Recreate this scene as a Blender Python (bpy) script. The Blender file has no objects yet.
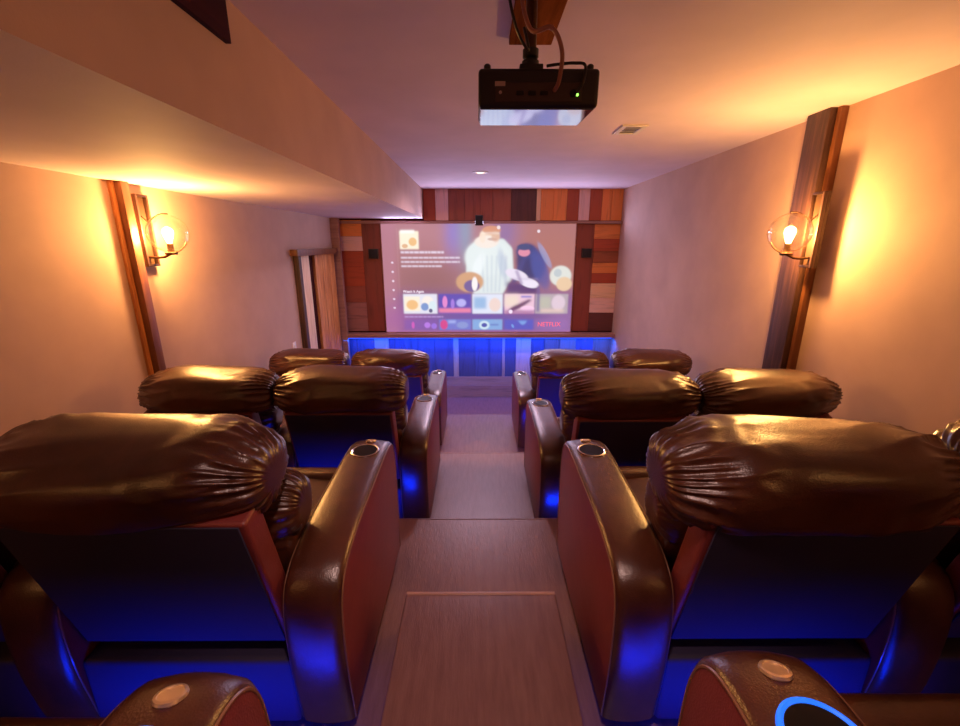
import bpy, bmesh, math, random
import numpy as np
from mathutils import Vector, Matrix, noise

random.seed(7)
PI = math.pi
C = bpy.context.scene.collection
SC = bpy.context.scene

# ---------------------------------------------------------------- camera, world, lights, exposure
cam_d = bpy.data.cameras.new('camera')
cam_d.lens = 36 * 430 / 960
cam_d.sensor_width = 36
cam_d.clip_start = 0.02
cam = bpy.data.objects.new('camera', cam_d)
C.objects.link(cam)
cam.rotation_euler = (math.radians(90 - 15.59), 0, math.radians(-0.27))
SC.camera = cam

SC.view_settings.view_transform = 'Standard'
SC.view_settings.look = 'None'
SC.view_settings.gamma = 1
SC.view_settings.use_curve_mapping = False
SC.view_settings.exposure = 0.5
SC.cycles.use_denoising = True
SC.cycles.max_bounces = 8
SC.cycles.sample_clamp_indirect = 4

w = bpy.data.worlds.new('world')
SC.world = w
w.use_nodes = True
w.node_tree.nodes['Background'].inputs[0].default_value = (0.30, 0.12, 0.14, 1)
w.node_tree.nodes['Background'].inputs[1].default_value = 0.02

def lamp(name, kind, loc, power, col, size=0.1, size_y=None, aim=None, spread=None, spot=None):
    d = bpy.data.lights.new(name, kind)
    d.energy = power
    d.color = col
    if kind == 'AREA':
        d.shape = 'RECTANGLE'
        d.size = size
        d.size_y = size_y or size
        if spread: d.spread = math.radians(spread)
    else:
        d.shadow_soft_size = size
    if kind == 'SPOT' and spot:
        d.spot_size = math.radians(spot)
        d.spot_blend = 0.8
    o = bpy.data.objects.new(name, d)
    C.objects.link(o)
    o.location = loc
    if aim:
        o.rotation_euler = (Vector(aim) - Vector(loc)).to_track_quat('-Z', 'Y').to_euler()
    return o

WARM = (1.0, 0.49, 0.135)
BLUE = (0.0, 0.02, 1.0)
# the two globe lamps that the photo shows
lamp('sconce_light', 'POINT', (-2.03, 2.95, 0.06), 39, WARM, 0.03)
lamp('sconce_light', 'POINT', (1.945, 2.79, 0.06), 39, WARM, 0.03)
# added unseen fill lights behind the camera, warm like the sconces
lamp('rear_fill_light', 'POINT', (-1.95, -0.55, 0.10), 4, (1.0, 0.46, 0.14), 0.10)
lamp('rear_fill_light', 'POINT', (1.95, -0.55, 0.30), 5, (1.0, 0.46, 0.14), 0.10)
# pinkish white: the recessed light by the screen, and an added unseen aisle fill
lamp('down_spot', 'SPOT', (0.03, 5.35, 0.765), 110, (0.95, 0.66, 0.85), 0.05, aim=(0.03, 5.35, -2), spot=165)
lamp('down_spot', 'SPOT', (0.0, 0.25, 0.76), 42, (1.0, 0.60, 0.52), 0.05, aim=(0.0, 1.0, -1.4), spot=62)
# the screen's own lavender light, and an added fill tinting the ceiling
lamp('screen_glow', 'AREA', (0.01, 6.88, -0.55), 7, (0.66, 0.60, 1.0), 2.9, 1.6, aim=(0.01, 0, -0.2))
lamp('ceiling_fill', 'AREA', (0.3, 6.82, 0.30), 14, (0.70, 0.62, 1.0), 3.4, 0.05, aim=(0.3, 4.6, 0.785))
# blue strips: under the shelf of the screen wall and under the nosing of every platform
lamp('shelf_strip_light', 'AREA', (0, 6.74, -1.49), 30, (0.0, 0.10, 1.0), 4.3, 0.05, aim=(0, 6.95, -2.3))
for i, (yy, zz, pw) in enumerate(((0.745, -1.38, 1.7), (2.12, -1.54, 2.2), (3.44, -1.82, 2.6))):
    for sx in (-1, 1):
        lamp('platform_strip_light', 'AREA', (sx * 0.80, yy, zz), pw, BLUE, 0.8, 0.03,
             aim=(sx * 0.80, yy + 0.5, zz + 0.12), spread=120)
# ---------------------------------------------------------------- helpers
def link(name, me, mats, parent=None):
    o = bpy.data.objects.new(name, me)
    C.objects.link(o)
    for m in (mats if isinstance(mats, (list, tuple)) else [mats]):
        me.materials.append(m)
    if parent: o.parent = parent
    return o

def mesh_of(bm, name, smooth=True, angle=40):
    me = bpy.data.meshes.new(name)
    bm.normal_update()
    bm.to_mesh(me)
    bm.free()
    if smooth:
        me.polygons.foreach_set('use_smooth', [True] * len(me.polygons))
        try: me.set_sharp_from_angle(angle=math.radians(angle))
        except Exception: pass
    return me

def obj(name, bm, mats, parent=None, smooth=True, angle=40):
    return link(name, mesh_of(bm, name, smooth, angle), mats, parent)

def thing(name, label, cat, loc=(0, 0, 0), rotz=0, group=None):
    o = bpy.data.objects.new(name, None)
    o.empty_display_size = 0.1
    C.objects.link(o)
    o.location = loc
    o.rotation_euler = (0, 0, rotz)
    return tag(o, label, cat, group)

def tag(o, label, cat, group=None):
    o['label'] = label
    o['category'] = cat
    if group: o['group'] = group
    return o

def struct(name, bm, mats, parent=None, smooth=False):
    o = obj(name, bm, mats, parent, smooth)
    o['kind'] = 'structure'
    return o

def box(bm, x0, x1, y0, y1, z0, z1, bev=0, seg=2, mat=0, rot=None, piv=None):
    r = bmesh.ops.create_cube(bm, size=1)
    vs = r['verts']
    bmesh.ops.scale(bm, vec=(abs(x1 - x0), abs(y1 - y0), abs(z1 - z0)), verts=vs)
    bmesh.ops.translate(bm, vec=((x0 + x1) / 2, (y0 + y1) / 2, (z0 + z1) / 2), verts=vs)
    fs = set(f for v in vs for f in v.link_faces)
    for f in fs: f.material_index = mat
    if bev:
        es = list(set(e for v in vs for e in v.link_edges))
        rr = bmesh.ops.bevel(bm, geom=es, offset=bev, segments=seg, affect='EDGES', profile=0.6)
        vs = list(set(rr['verts']) | set(v for v in vs if v.is_valid))
        for f in rr['faces']: f.material_index = mat
    if rot is not None:
        bmesh.ops.rotate(bm, cent=piv or ((x0 + x1) / 2, (y0 + y1) / 2, (z0 + z1) / 2), matrix=rot, verts=vs)
    return vs

def tube(bm, pts, r, seg=8, cap=True, closed=False):
    pts = [Vector(p) for p in pts]
    n = len(pts)
    rings = []
    up = None
    for i, p in enumerate(pts):
        if closed: t = pts[(i + 1) % n] - pts[i - 1]
        else: t = pts[min(i + 1, n - 1)] - pts[max(i - 1, 0)]
        t.normalize()
        if up is None:
            up = Vector((0, 0, 1)) if abs(t.z) < 0.9 else Vector((1, 0, 0))
        a = t.cross(up)
        a.normalize()
        b = a.cross(t)
        b.normalize()
        up = b
        rr = r[i] if isinstance(r, (list, tuple)) else r
        rings.append([bm.verts.new(p + a * (rr * math.cos(2 * PI * k / seg)) + b * (rr * math.sin(2 * PI * k / seg))) for k in range(seg)])
    m = n if closed else n - 1
    for i in range(m):
        A, B = rings[i], rings[(i + 1) % n]
        for k in range(seg):
            bm.faces.new((A[k], A[(k + 1) % seg], B[(k + 1) % seg], B[k]))
    if cap and not closed:
        bm.faces.new(list(reversed(rings[0])))
        bm.faces.new(rings[-1])

def lathe(bm, prof, seg=32, axis='Z', origin=(0, 0, 0), close=False):
    """prof: list of (radius, height)"""
    o = Vector(origin)
    rings = []
    for r, h in prof:
        ring = []
        for k in range(seg):
            a = 2 * PI * k / seg
            if axis == 'Z': v = Vector((r * math.cos(a), r * math.sin(a), h))
            elif axis == 'Y': v = Vector((r * math.cos(a), h, r * math.sin(a)))
            else: v = Vector((h, r * math.cos(a), r * math.sin(a)))
            ring.append(bm.verts.new(o + v))
        rings.append(ring)
    n = len(rings)
    for i in range(n if close else n - 1):
        A, B = rings[i], rings[(i + 1) % n]
        for k in range(seg):
            bm.faces.new((A[k], A[(k + 1) % seg], B[(k + 1) % seg], B[k]))
    if not close:
        if prof[0][0] > 1e-6: bm.faces.new(list(reversed(rings[0])))
        if prof[-1][0] > 1e-6: bm.faces.new(rings[-1])
    bmesh.ops.remove_doubles(bm, verts=[v for r in rings for v in r], dist=1e-5)
    bmesh.ops.recalc_face_normals(bm, faces=bm.faces)

def smooth_curve(pts, n=8, closed=False):
    out = []
    P = [Vector(p) for p in pts]
    N = len(P)
    for i in range(N if closed else N - 1):
        p0 = P[i - 1] if (closed or i > 0) else P[0]
        p1 = P[i]
        p2 = P[(i + 1) % N]
        p3 = P[(i + 2) % N] if (closed or i + 2 < N) else P[-1]
        for k in range(n):
            t = k / n
            out.append(0.5 * ((2 * p1) + (p2 - p0) * t + (2 * p0 - 5 * p1 + 4 * p2 - p3) * t * t + (3 * p1 - p0 - 3 * p2 + p3) * t ** 3))
    if not closed: out.append(P[-1])
    return out

# ---------------------------------------------------------------- materials
def newmat(name):
    m = bpy.data.materials.new(name)
    m.use_nodes = True
    nt = m.node_tree
    return m, nt, nt.nodes['Principled BSDF']

def plain(name, col, rough=0.5, metal=0.0, emis=None, estr=0, coat=0, spec=0.5):
    m, nt, b = newmat(name)
    b.inputs['Base Color'].default_value = (*col, 1)
    b.inputs['Roughness'].default_value = rough
    b.inputs['Metallic'].default_value = metal
    b.inputs['Coat Weight'].default_value = coat
    b.inputs['Specular IOR Level'].default_value = spec
    if emis:
        b.inputs['Emission Color'].default_value = (*emis, 1)
        b.inputs['Emission Strength'].default_value = estr
    return m

def noise_node(nt, scale, detail=4, rough=0.5, vec=None, stretch=None, coord='Object'):
    tc = nt.nodes.new('ShaderNodeTexCoord')
    mp = nt.nodes.new('ShaderNodeMapping')
    if stretch: mp.inputs['Scale'].default_value = stretch
    nt.links.new(tc.outputs[coord], mp.inputs['Vector'])
    n = nt.nodes.new('ShaderNodeTexNoise')
    n.inputs['Scale'].default_value = scale
    n.inputs['Detail'].default_value = detail
    n.inputs['Roughness'].default_value = rough
    nt.links.new(mp.outputs[0], n.inputs['Vector'])
    return n

def ramp(nt, src, stops):
    r = nt.nodes.new('ShaderNodeValToRGB')
    el = r.color_ramp.elements
    while len(el) < len(stops): el.new(0.5)
    for e, (p, c) in zip(el, stops):
        e.position = p
        e.color = (*c, 1)
    nt.links.new(src, r.inputs[0])
    return r

def bump(nt, b, src, strength, dist=0.01):
    n = nt.nodes.new('ShaderNodeBump')
    n.inputs['Strength'].default_value = strength
    n.inputs['Distance'].default_value = dist
    nt.links.new(src, n.inputs['Height'])
    nt.links.new(n.outputs[0], b.inputs['Normal'])

def paint(name, col, rough=0.75, var=0.08):
    m, nt, b = newmat(name)
    n = noise_node(nt, 2.5, 5)
    lo = tuple(c * (1 - var) for c in col)
    hi = tuple(min(1, c * (1 + var)) for c in col)
    r = ramp(nt, n.outputs['Fac'], [(0.3, lo), (0.7, hi)])
    nt.links.new(r.outputs[0], b.inputs['Base Color'])
    b.inputs['Roughness'].default_value = rough
    n2 = noise_node(nt, 160, 3)
    bump(nt, b, n2.outputs['Fac'], 0.12, 0.004)
    return m

def leather(name, c1, c2, rough=0.34, coat=0.25):
    m, nt, b = newmat(name)
    n = noise_node(nt, 5, 5, 0.6)
    r = ramp(nt, n.outputs['Fac'], [(0.3, c1), (0.7, c2)])
    nt.links.new(r.outputs[0], b.inputs['Base Color'])
    b.inputs['Roughness'].default_value = rough
    b.inputs['Coat Weight'].default_value = coat
    b.inputs['Coat Roughness'].default_value = 0.35
    b.inputs['Specular IOR Level'].default_value = 0.6
    v = nt.nodes.new('ShaderNodeTexVoronoi')
    v.inputs['Scale'].default_value = 260
    tc = nt.nodes.new('ShaderNodeTexCoord')
    nt.links.new(tc.outputs['Object'], v.inputs['Vector'])
    n3 = noise_node(nt, 14, 4, 0.6)
    mx = nt.nodes.new('ShaderNodeMath')
    mx.operation = 'MULTIPLY_ADD'
    mx.inputs[1].default_value = 4.0
    nt.links.new(n3.outputs['Fac'], mx.inputs[0])
    nt.links.new(v.outputs['Distance'], mx.inputs[2])
    bump(nt, b, mx.outputs[0], 0.16, 0.0035)
    return m

def wood(name, c1, c2, c3, stretch, scale=5, rough=0.5, use_attr=False):
    m, nt, b = newmat(name)
    n = noise_node(nt, scale, 8, 0.62, stretch=stretch)
    n.inputs['Distortion'].default_value = 0.4
    r = ramp(nt, n.outputs['Fac'], [(0.25, c1), (0.5, c2), (0.75, c3)])
    if use_attr:
        a = nt.nodes.new('ShaderNodeAttribute')
        a.attribute_name = 'Col'
        mx = nt.nodes.new('ShaderNodeMix')
        mx.data_type = 'RGBA'
        mx.blend_type = 'MULTIPLY'
        mx.inputs['Factor'].default_value = 1
        nt.links.new(r.outputs[0], mx.inputs['A'])
        nt.links.new(a.outputs['Color'], mx.inputs['B'])
        nt.links.new(mx.outputs['Result'], b.inputs['Base Color'])
    else:
        nt.links.new(r.outputs[0], b.inputs['Base Color'])
    b.inputs['Roughness'].default_value = rough
    bump(nt, b, n.outputs['Fac'], 0.35, 0.006)
    return m

M = {}
M['wall'] = paint('beige_wall_paint', (0.52, 0.35, 0.275))
M['ceiling'] = paint('ceiling_paint', (0.80, 0.67, 0.72), var=0.05)
M['floor'] = None
m, nt, b = newmat('floor_covering')
n = noise_node(nt, 9, 6, 0.6, stretch=(5, 0.6, 1))
r = ramp(nt, n.outputs['Fac'], [(0.3, (0.20, 0.095, 0.085)), (0.7, (0.27, 0.14, 0.125))])
nt.links.new(r.outputs[0], b.inputs['Base Color'])
b.inputs['Roughness'].default_value = 0.33
b.inputs['Specular IOR Level'].default_value = 0.5
n2 = noise_node(nt, 60, 4, 0.6, stretch=(3, 0.4, 1))
bump(nt, b, n2.outputs['Fac'], 0.30, 0.004)
M['floor'] = m
M['leather'] = leather('brown_leather', (0.042, 0.011, 0.005), (0.095, 0.027, 0.012), 0.27, 0.5)
M['leather_side'] = leather('red_brown_leather', (0.15, 0.022, 0.020), (0.20, 0.030, 0.027), 0.45, 0.1)
M['back_cloth'] = paint('dark_backing_cloth', (0.022, 0.017, 0.05), 0.7)
M['piping'] = plain('piping_leather', (0.22, 0.10, 0.05), 0.35, coat=0.3)
M['chrome'] = plain('brushed_chrome', (0.75, 0.72, 0.74), 0.22, 1.0)
M['cup_dark'] = plain('cup_well_black', (0.012, 0.01, 0.012), 0.3)
M['ring_blue'] = plain('lit_blue_ring', (0.02, 0.2, 0.9), 0.3, 0, (0.01, 0.12, 0.8), 0.9)
M['button'] = plain('satin_metal_button', (0.80, 0.62, 0.42), 0.35, 0.85)
M['black'] = plain('black_plastic', (0.015, 0.012, 0.014), 0.35)
M['black_matte'] = plain('black_speaker_cloth', (0.01, 0.007, 0.008), 0.8)
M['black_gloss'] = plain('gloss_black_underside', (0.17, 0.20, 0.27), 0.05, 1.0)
M['post_wood'] = wood('dark_rustic_wood', (0.022, 0.009, 0.007), (0.065, 0.026, 0.018), (0.14, 0.062, 0.038), (8, 8, 0.5), 5, 0.55)
M['post_plain'] = wood('red_brown_trim_wood', (0.12, 0.035, 0.012), (0.20, 0.07, 0.025), (0.28, 0.10, 0.04), (6, 6, 0.4), 4, 0.45)
M['dark_trim'] = wood('deep_brown_wood', (0.030, 0.004, 0.003), (0.040, 0.005, 0.004), (0.055, 0.008, 0.005), (1, 0.4, 6), 4, 0.95)
M['plank_v'] = wood('reclaimed_planks_upright', (0.55, 0.5, 0.45), (1, 1, 1), (1.0, 0.85, 0.7), (7, 7, 0.6), 3, 0.55, True)
M['plank_h'] = wood('reclaimed_planks_level', (0.55, 0.5, 0.45), (1, 1, 1), (1.0, 0.85, 0.7), (0.6, 7, 7), 3, 0.55, True)
M['shelf'] = wood('shelf_wood', (0.22, 0.10, 0.09), (0.32, 0.16, 0.14), (0.40, 0.21, 0.18), (0.5, 6, 6), 4, 0.5)
M['bronze'] = plain('dark_bronze', (0.09, 0.045, 0.025), 0.35, 0.8)
M['copper_plank'] = wood('mount_plank_wood', (0.10, 0.028, 0.010), (0.22, 0.07, 0.02), (0.36, 0.12, 0.035), (6, 0.6, 6), 4, 0.6)
M['white'] = plain('white_plastic', (0.75, 0.72, 0.70), 0.4)
M['lens_glow'] = plain('downlight_diffuser', (0.9, 0.85, 0.8), 0.4, 0, (1.0, 0.75, 0.68), 2.0)
M['cable'] = plain('cable_black', (0.02, 0.015, 0.02), 0.4)
M['cable_tan'] = plain('cable_pinkish', (0.40, 0.18, 0.14), 0.4)
M['led_green'] = plain('green_status_light', (0.1, 0.8, 0.1), 0.4, 0, (0.3, 1, 0.1), 2)
M['strip'] = plain('blue_light_strip', (0.1, 0.15, 0.9), 0.4, 0, (0.02, 0.08, 1.0), 1.5)
def bulb_mat():
    m = bpy.data.materials.new('warm_bulb_glass'); m.use_nodes = True
    nt = m.node_tree; nt.nodes.clear()
    o = nt.nodes.new('ShaderNodeOutputMaterial'); a = nt.nodes.new('ShaderNodeAddShader')
    t = nt.nodes.new('ShaderNodeBsdfTransparent'); e = nt.nodes.new('ShaderNodeEmission')
    e.inputs[0].default_value = (1.0, 0.62, 0.22, 1); e.inputs[1].default_value = 8
    nt.links.new(t.outputs[0], a.inputs[0]); nt.links.new(e.outputs[0], a.inputs[1]); nt.links.new(a.outputs[0], o.inputs[0])
    return m
M['bulb'] = bulb_mat()
M['label'] = plain('grey_sticker', (0.45, 0.35, 0.36), 0.5)
# clear globe: mostly see-through with a grazing sheen
m = bpy.data.materials.new('clear_globe_glass')
m.use_nodes = True
nt = m.node_tree
nt.nodes.clear()
out = nt.nodes.new('ShaderNodeOutputMaterial')
mix = nt.nodes.new('ShaderNodeMixShader')
tr = nt.nodes.new('ShaderNodeBsdfTransparent')
gl = nt.nodes.new('ShaderNodeBsdfGlossy')
gl.inputs['Roughness'].default_value = 0.12
gl.inputs['Color'].default_value = (1, 0.9, 0.75, 1)
lw = nt.nodes.new('ShaderNodeLayerWeight')
lw.inputs['Blend'].default_value = 0.22
nt.links.new(lw.outputs['Facing'], mix.inputs[0])
nt.links.new(tr.outputs[0], mix.inputs[1])
nt.links.new(gl.outputs[0], mix.inputs[2])
nt.links.new(mix.outputs[0], out.inputs[0])
M['glass'] = m

# ---------------------------------------------------------------- room shell
XL, XR, YB, YF = -2.2, 2.2, -1.6, 6.95
ZC, ZS, XS = 0.785, 0.36, -0.835
bm = bmesh.new(); box(bm, XL - 0.12, XL, YB, YF, -2.6, ZC); struct('wall_left', bm, M['wall'])
bm = bmesh.new(); box(bm, XR, XR + 0.12, YB, YF, -2.6, ZC); struct('wall_right', bm, M['wall'])
bm = bmesh.new(); box(bm, XL - 0.12, XR + 0.12, YB - 0.12, YB, -2.6, ZC); struct('wall_back', bm, M['wall'])
bm = bmesh.new(); box(bm, XL - 0.12, XR + 0.12, YB - 0.12, YF + 0.12, ZC, ZC + 0.12); struct('ceiling', bm, M['ceiling'])
bm = bmesh.new()
box(bm, XL, XS, YB, YF, ZS, ZC)
so = struct('ceiling_soffit', bm, [M['wall'], M['ceiling']])
for p in so.data.polygons:
    if p.normal.z < -0.5: p.material_index = 1

# stepped floor
ZF = [-2.54, -2.08, -1.77, -1.49, -1.31]         # front floor, row one ... back row
bm = bmesh.new()
box(bm, XL, XR, YB, YF, -2.70, ZF[0])
struct('floor', bm, M['floor'])
YE = [5.03, 3.41, 2.08, 0.72]
for i, ye in enumerate(YE):
    bm = bmesh.new()
    box(bm, XL, XR, YB, ye, ZF[i], ZF[i + 1] - 0.0)
    box(bm, XL, XR, ye, ye + 0.018, ZF[i + 1] - 0.035, ZF[i + 1], 0.008, 3)      # rounded nosing
    struct('floor_platform', bm, M['floor'], smooth=True)
bm = bmesh.new()
box(bm, -0.285, 0.305, 0.72 + 0.018, 1.39, ZF[3], -1.33, 0.010, 3)
M['step_highlight'] = plain('painted_step_highlight', (0.50, 0.30, 0.25), 0.3)  # bright highlight along the box step's front edge, put into a paler colour
st_ = tag(obj('aisle_step', bm, M['floor']), 'low brown box step in the middle of the aisle nearest the camera', 'step')
bm = bmesh.new(); box(bm, -0.283, 0.303, 1.380, 1.396, -1.345, -1.327, 0.005, 3); obj('step_highlight', bm, M['step_highlight'], st_)

# ---------------------------------------------------------------- plank clad front wall
def plank_mesh(rects, y0, depth=0.018, gap=0.003):
    """rects: (x0,x1,z0,z1,color,vertical)"""
    bm = bmesh.new()
    lay = bm.loops.layers.float_color.new('Col')
    for x0, x1, z0, z1, c, vert in rects:
        d = depth + random.uniform(0, 0.008)
        before = set(bm.faces)
        box(bm, x0 + gap / 2, x1 - gap / 2, y0 - d, y0, z0 + gap / 2, z1 - gap / 2, 0.002, 1, 0 if vert else 1)
        for f in bm.faces:
            if f not in before:
                f.material_index = 0 if vert else 1
                for l in f.loops: l[lay] = (*c, 1)
    return bm

def vary(c, a=0.18):
    k = 1 + random.uniform(-a, a)
    return tuple(max(0, v * k * (1 + random.uniform(-0.05, 0.05))) for v in c)

RED = (0.36, 0.055, 0.022); ORG = (0.75, 0.24, 0.06); BRN = (0.30, 0.075, 0.045)
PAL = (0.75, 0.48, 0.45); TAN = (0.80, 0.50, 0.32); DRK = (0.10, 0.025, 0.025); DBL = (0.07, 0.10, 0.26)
bm = bmesh.new(); box(bm, XL - 0.12, XR + 0.12, YF, YF + 0.12, -2.6, ZC)
wf = struct('wall_front', bm, M['dark_trim'])
rects = []
# upright planks over the screen
for x0, x1, c in ((-0.83, -0.645, RED), (-0.645, -0.45, PAL), (-0.45, -0.20, BRN), (-0.20, 0.035, BRN), (0.035, 0.22, BRN),
                  (0.22, 0.505, BRN), (0.505, 0.89, DRK), (0.89, 0.955, TAN), (0.955, 1.15, ORG), (1.15, 1.355, ORG), (1.355, 1.535, RED),
                  (1.535, 1.70, PAL), (1.70, 1.885, RED), (1.885, 2.03, ORG), (2.03, 2.20, ORG)):
    rects.append((x0, x1, 0.33, 0.785, vary(c, .1), True))
# left flank
zz = [0.34, 0.10, -0.12, -0.36, -0.66, -0.92, -1.14, -1.39]
cc = [ORG, PAL, RED, RED, BRN, PAL, PAL]
for i in range(7):
    c = cc[i] if i < 5 else (0.36, 0.15, 0.14)
    a = -2.2 if i % 2 == 0 else -2.2
    rects.append((a, -1.79, zz[i + 1], zz[i], vary(c, .1), False))
rects.append((-1.79, -1.50, -1.39, 0.34, (0.22, 0.045, 0.03), True))
# right flank
rects.append((1.52, 1.80, -1.39, 0.28, (0.24, 0.045, 0.03), True))
zz = [0.28, 0.06, -0.12, -0.30, -0.46, -0.62, -0.85, -1.09, -1.39]
cc = [ORG, RED, (0.30, 0.07, 0.03), ORG, RED, TAN, PAL, DRK]
for i in range(8):
    rects.append((1.80, 2.20, zz[i + 1], zz[i], vary(cc[i], .1), False))
rects.append((-1.5, 1.52, -1.39, 0.28, DRK, False))
# lower wainscot
x = -2.2
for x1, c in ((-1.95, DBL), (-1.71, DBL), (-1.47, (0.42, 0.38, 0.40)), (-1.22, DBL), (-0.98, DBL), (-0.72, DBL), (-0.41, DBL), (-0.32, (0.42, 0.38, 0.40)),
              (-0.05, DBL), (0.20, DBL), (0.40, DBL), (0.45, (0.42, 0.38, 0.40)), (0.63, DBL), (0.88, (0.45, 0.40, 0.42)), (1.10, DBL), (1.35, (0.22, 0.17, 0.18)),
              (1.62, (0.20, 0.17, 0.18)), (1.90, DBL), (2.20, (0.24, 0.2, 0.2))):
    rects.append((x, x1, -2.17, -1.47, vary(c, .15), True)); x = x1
rects.append((-2.2, 2.2, -2.33, -2.17, (0.34, 0.28, 0.30), False))
rects.append((-2.2, 2.2, -2.54, -2.33, (0.30, 0.22, 0.25), False))
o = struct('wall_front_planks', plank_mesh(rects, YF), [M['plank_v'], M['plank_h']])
# ledge over the screen
bm = bmesh.new(); box(bm, -2.2, 2.2, 6.88, 6.93, 0.285, 0.325, 0.005)
struct('trim_1', bm, M['shelf'])
# shelf below the screen
bm = bmesh.new(); box(bm, -2.17, 2.19, 6.74, 6.922, -1.465, -1.405, 0.008)
o = obj('wall_shelf', bm, M['shelf'])
tag(o, 'long pinkish wood shelf running under the screen', 'shelf')
bm = bmesh.new(); box(bm, -2.15, 2.15, 6.765, 6.785, -1.478, -1.4665, 0.003, 1)
tag(obj('light_strip', bm, M['strip']), 'blue light strip under the shelf below the screen', 'light strip')
for i, (yy, zn, nm) in enumerate(((0.72, ZF[4], 'back row of recliners'), (2.08, ZF[3], 'third row of recliners'), (3.41, ZF[2], 'second row of recliners'))):
    for sx, sn in ((-1, 'left'), (1, 'right')):
        bm = bmesh.new(); box(bm, sx * 0.92 - 0.55, sx * 0.92 + 0.55, yy, yy + 0.012, zn - 0.055, zn - 0.037, 0.002, 1)
        tag(obj('light_strip', bm, M['strip']), 'blue light strip on the riser %s of the aisle under the %s' % (sn, ('nearest platform', 'middle platform edge', 'far platform edge')[i]), 'light strip')
# corner post
bm = bmesh.new(); box(bm, -2.2, -2.08, 6.72, 6.80, -2.54, 0.358, 0.006)
tag(obj('corner_post', bm, M['shelf']), 'tall wood corner post between the doorway and the screen wall', 'post')

# ---------------------------------------------------------------- doorway on the left wall
d = bpy.data.objects.new('door_1', None); C.objects.link(d); d['kind'] = 'structure'
def dbox(name, a, mat, bev=0.004):
    bm = bmesh.new(); box(bm, *a, bev); return obj(name, bm, mat, d)
dbox('door_header', (-2.2, -2.11, 5.20, 6.66, -0.15, -0.075), M['post_plain'])
dbox('door_jamb', (-2.2, -2.13, 5.26, 5.34, -2.14, -0.15), M['post_wood'])
M['pale_board'] = wood('pale_weathered_board', (0.62, 0.38, 0.18), (0.88, 0.66, 0.42), (0.95, 0.80, 0.58), (5, 5, 0.5), 4, 0.5)
M['gold_board'] = wood('golden_board', (0.22, 0.06, 0.018), (0.60, 0.24, 0.07), (0.90, 0.48, 0.18), (8, 8, 0.5), 5, 0.5)
bm = bmesh.new(); box(bm, -2.198, -2.16, 5.342, 5.66, -2.14, -0.152, 0.004); obj('door_board', bm, M['pale_board'], d)
bm = bmesh.new(); box(bm, -2.199, -2.185, 5.66, 5.84, -2.5, -0.152, 0.002); obj('door_gap', bm, M['dark_trim'], d)
bm = bmesh.new()
for y0, y1 in ((5.84, 6.12), (6.13, 6.38), (6.39, 6.62)): box(bm, -2.198, -2.15, y0, y1, -2.50, -0.152, 0.006)
obj('door_board', bm, M['gold_board'], d)
t = thing('light_switch', 'small white switch plate on the left wall beside the doorway', 'light switch', (XL, 5.02, -1.20))
bm = bmesh.new(); box(bm, 0, 0.008, -0.045, 0.045, -0.06, 0.06, 0.004); obj('plate', bm, M['white'], t)
bm = bmesh.new(); box(bm, 0.008, 0.016, -0.015, 0.015, -0.03, 0.03, 0.003); obj('toggle', bm, M['white'], t)

# ---------------------------------------------------------------- side posts
t = thing('timber_post', 'wide dark rustic timber post on the right wall behind the globe sconce', 'post', (XR, 2.98, ZF[2]))
bm = bmesh.new(); box(bm, -0.085, 0, -0.10, 0.09, 0.7, ZC - ZF[2] - 0.001, 0.004); obj('board', bm, M['post_wood'], t)
bm = bmesh.new(); box(bm, -0.045, 0, -0.135, -0.1005, 0.7, ZC - ZF[2] - 0.001, 0.006); obj('edge_strip', bm, M['post_plain'], t)
t = thing('timber_post', 'narrow reddish timber post on the left wall below the soffit', 'post', (XL, 2.80, ZF[2]))
bm = bmesh.new(); box(bm, 0, 0.06, -0.02, 0.045, 0.7, ZS - ZF[2] - 0.001, 0.005); obj('board', bm, M['post_plain'], t)
bm = bmesh.new(); box(bm, 0, 0.02, -0.050, -0.0205, 0.7, ZS - ZF[2] - 0.001, 0.003); obj('edge_strip', bm, M['gold_board'], t)

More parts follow.
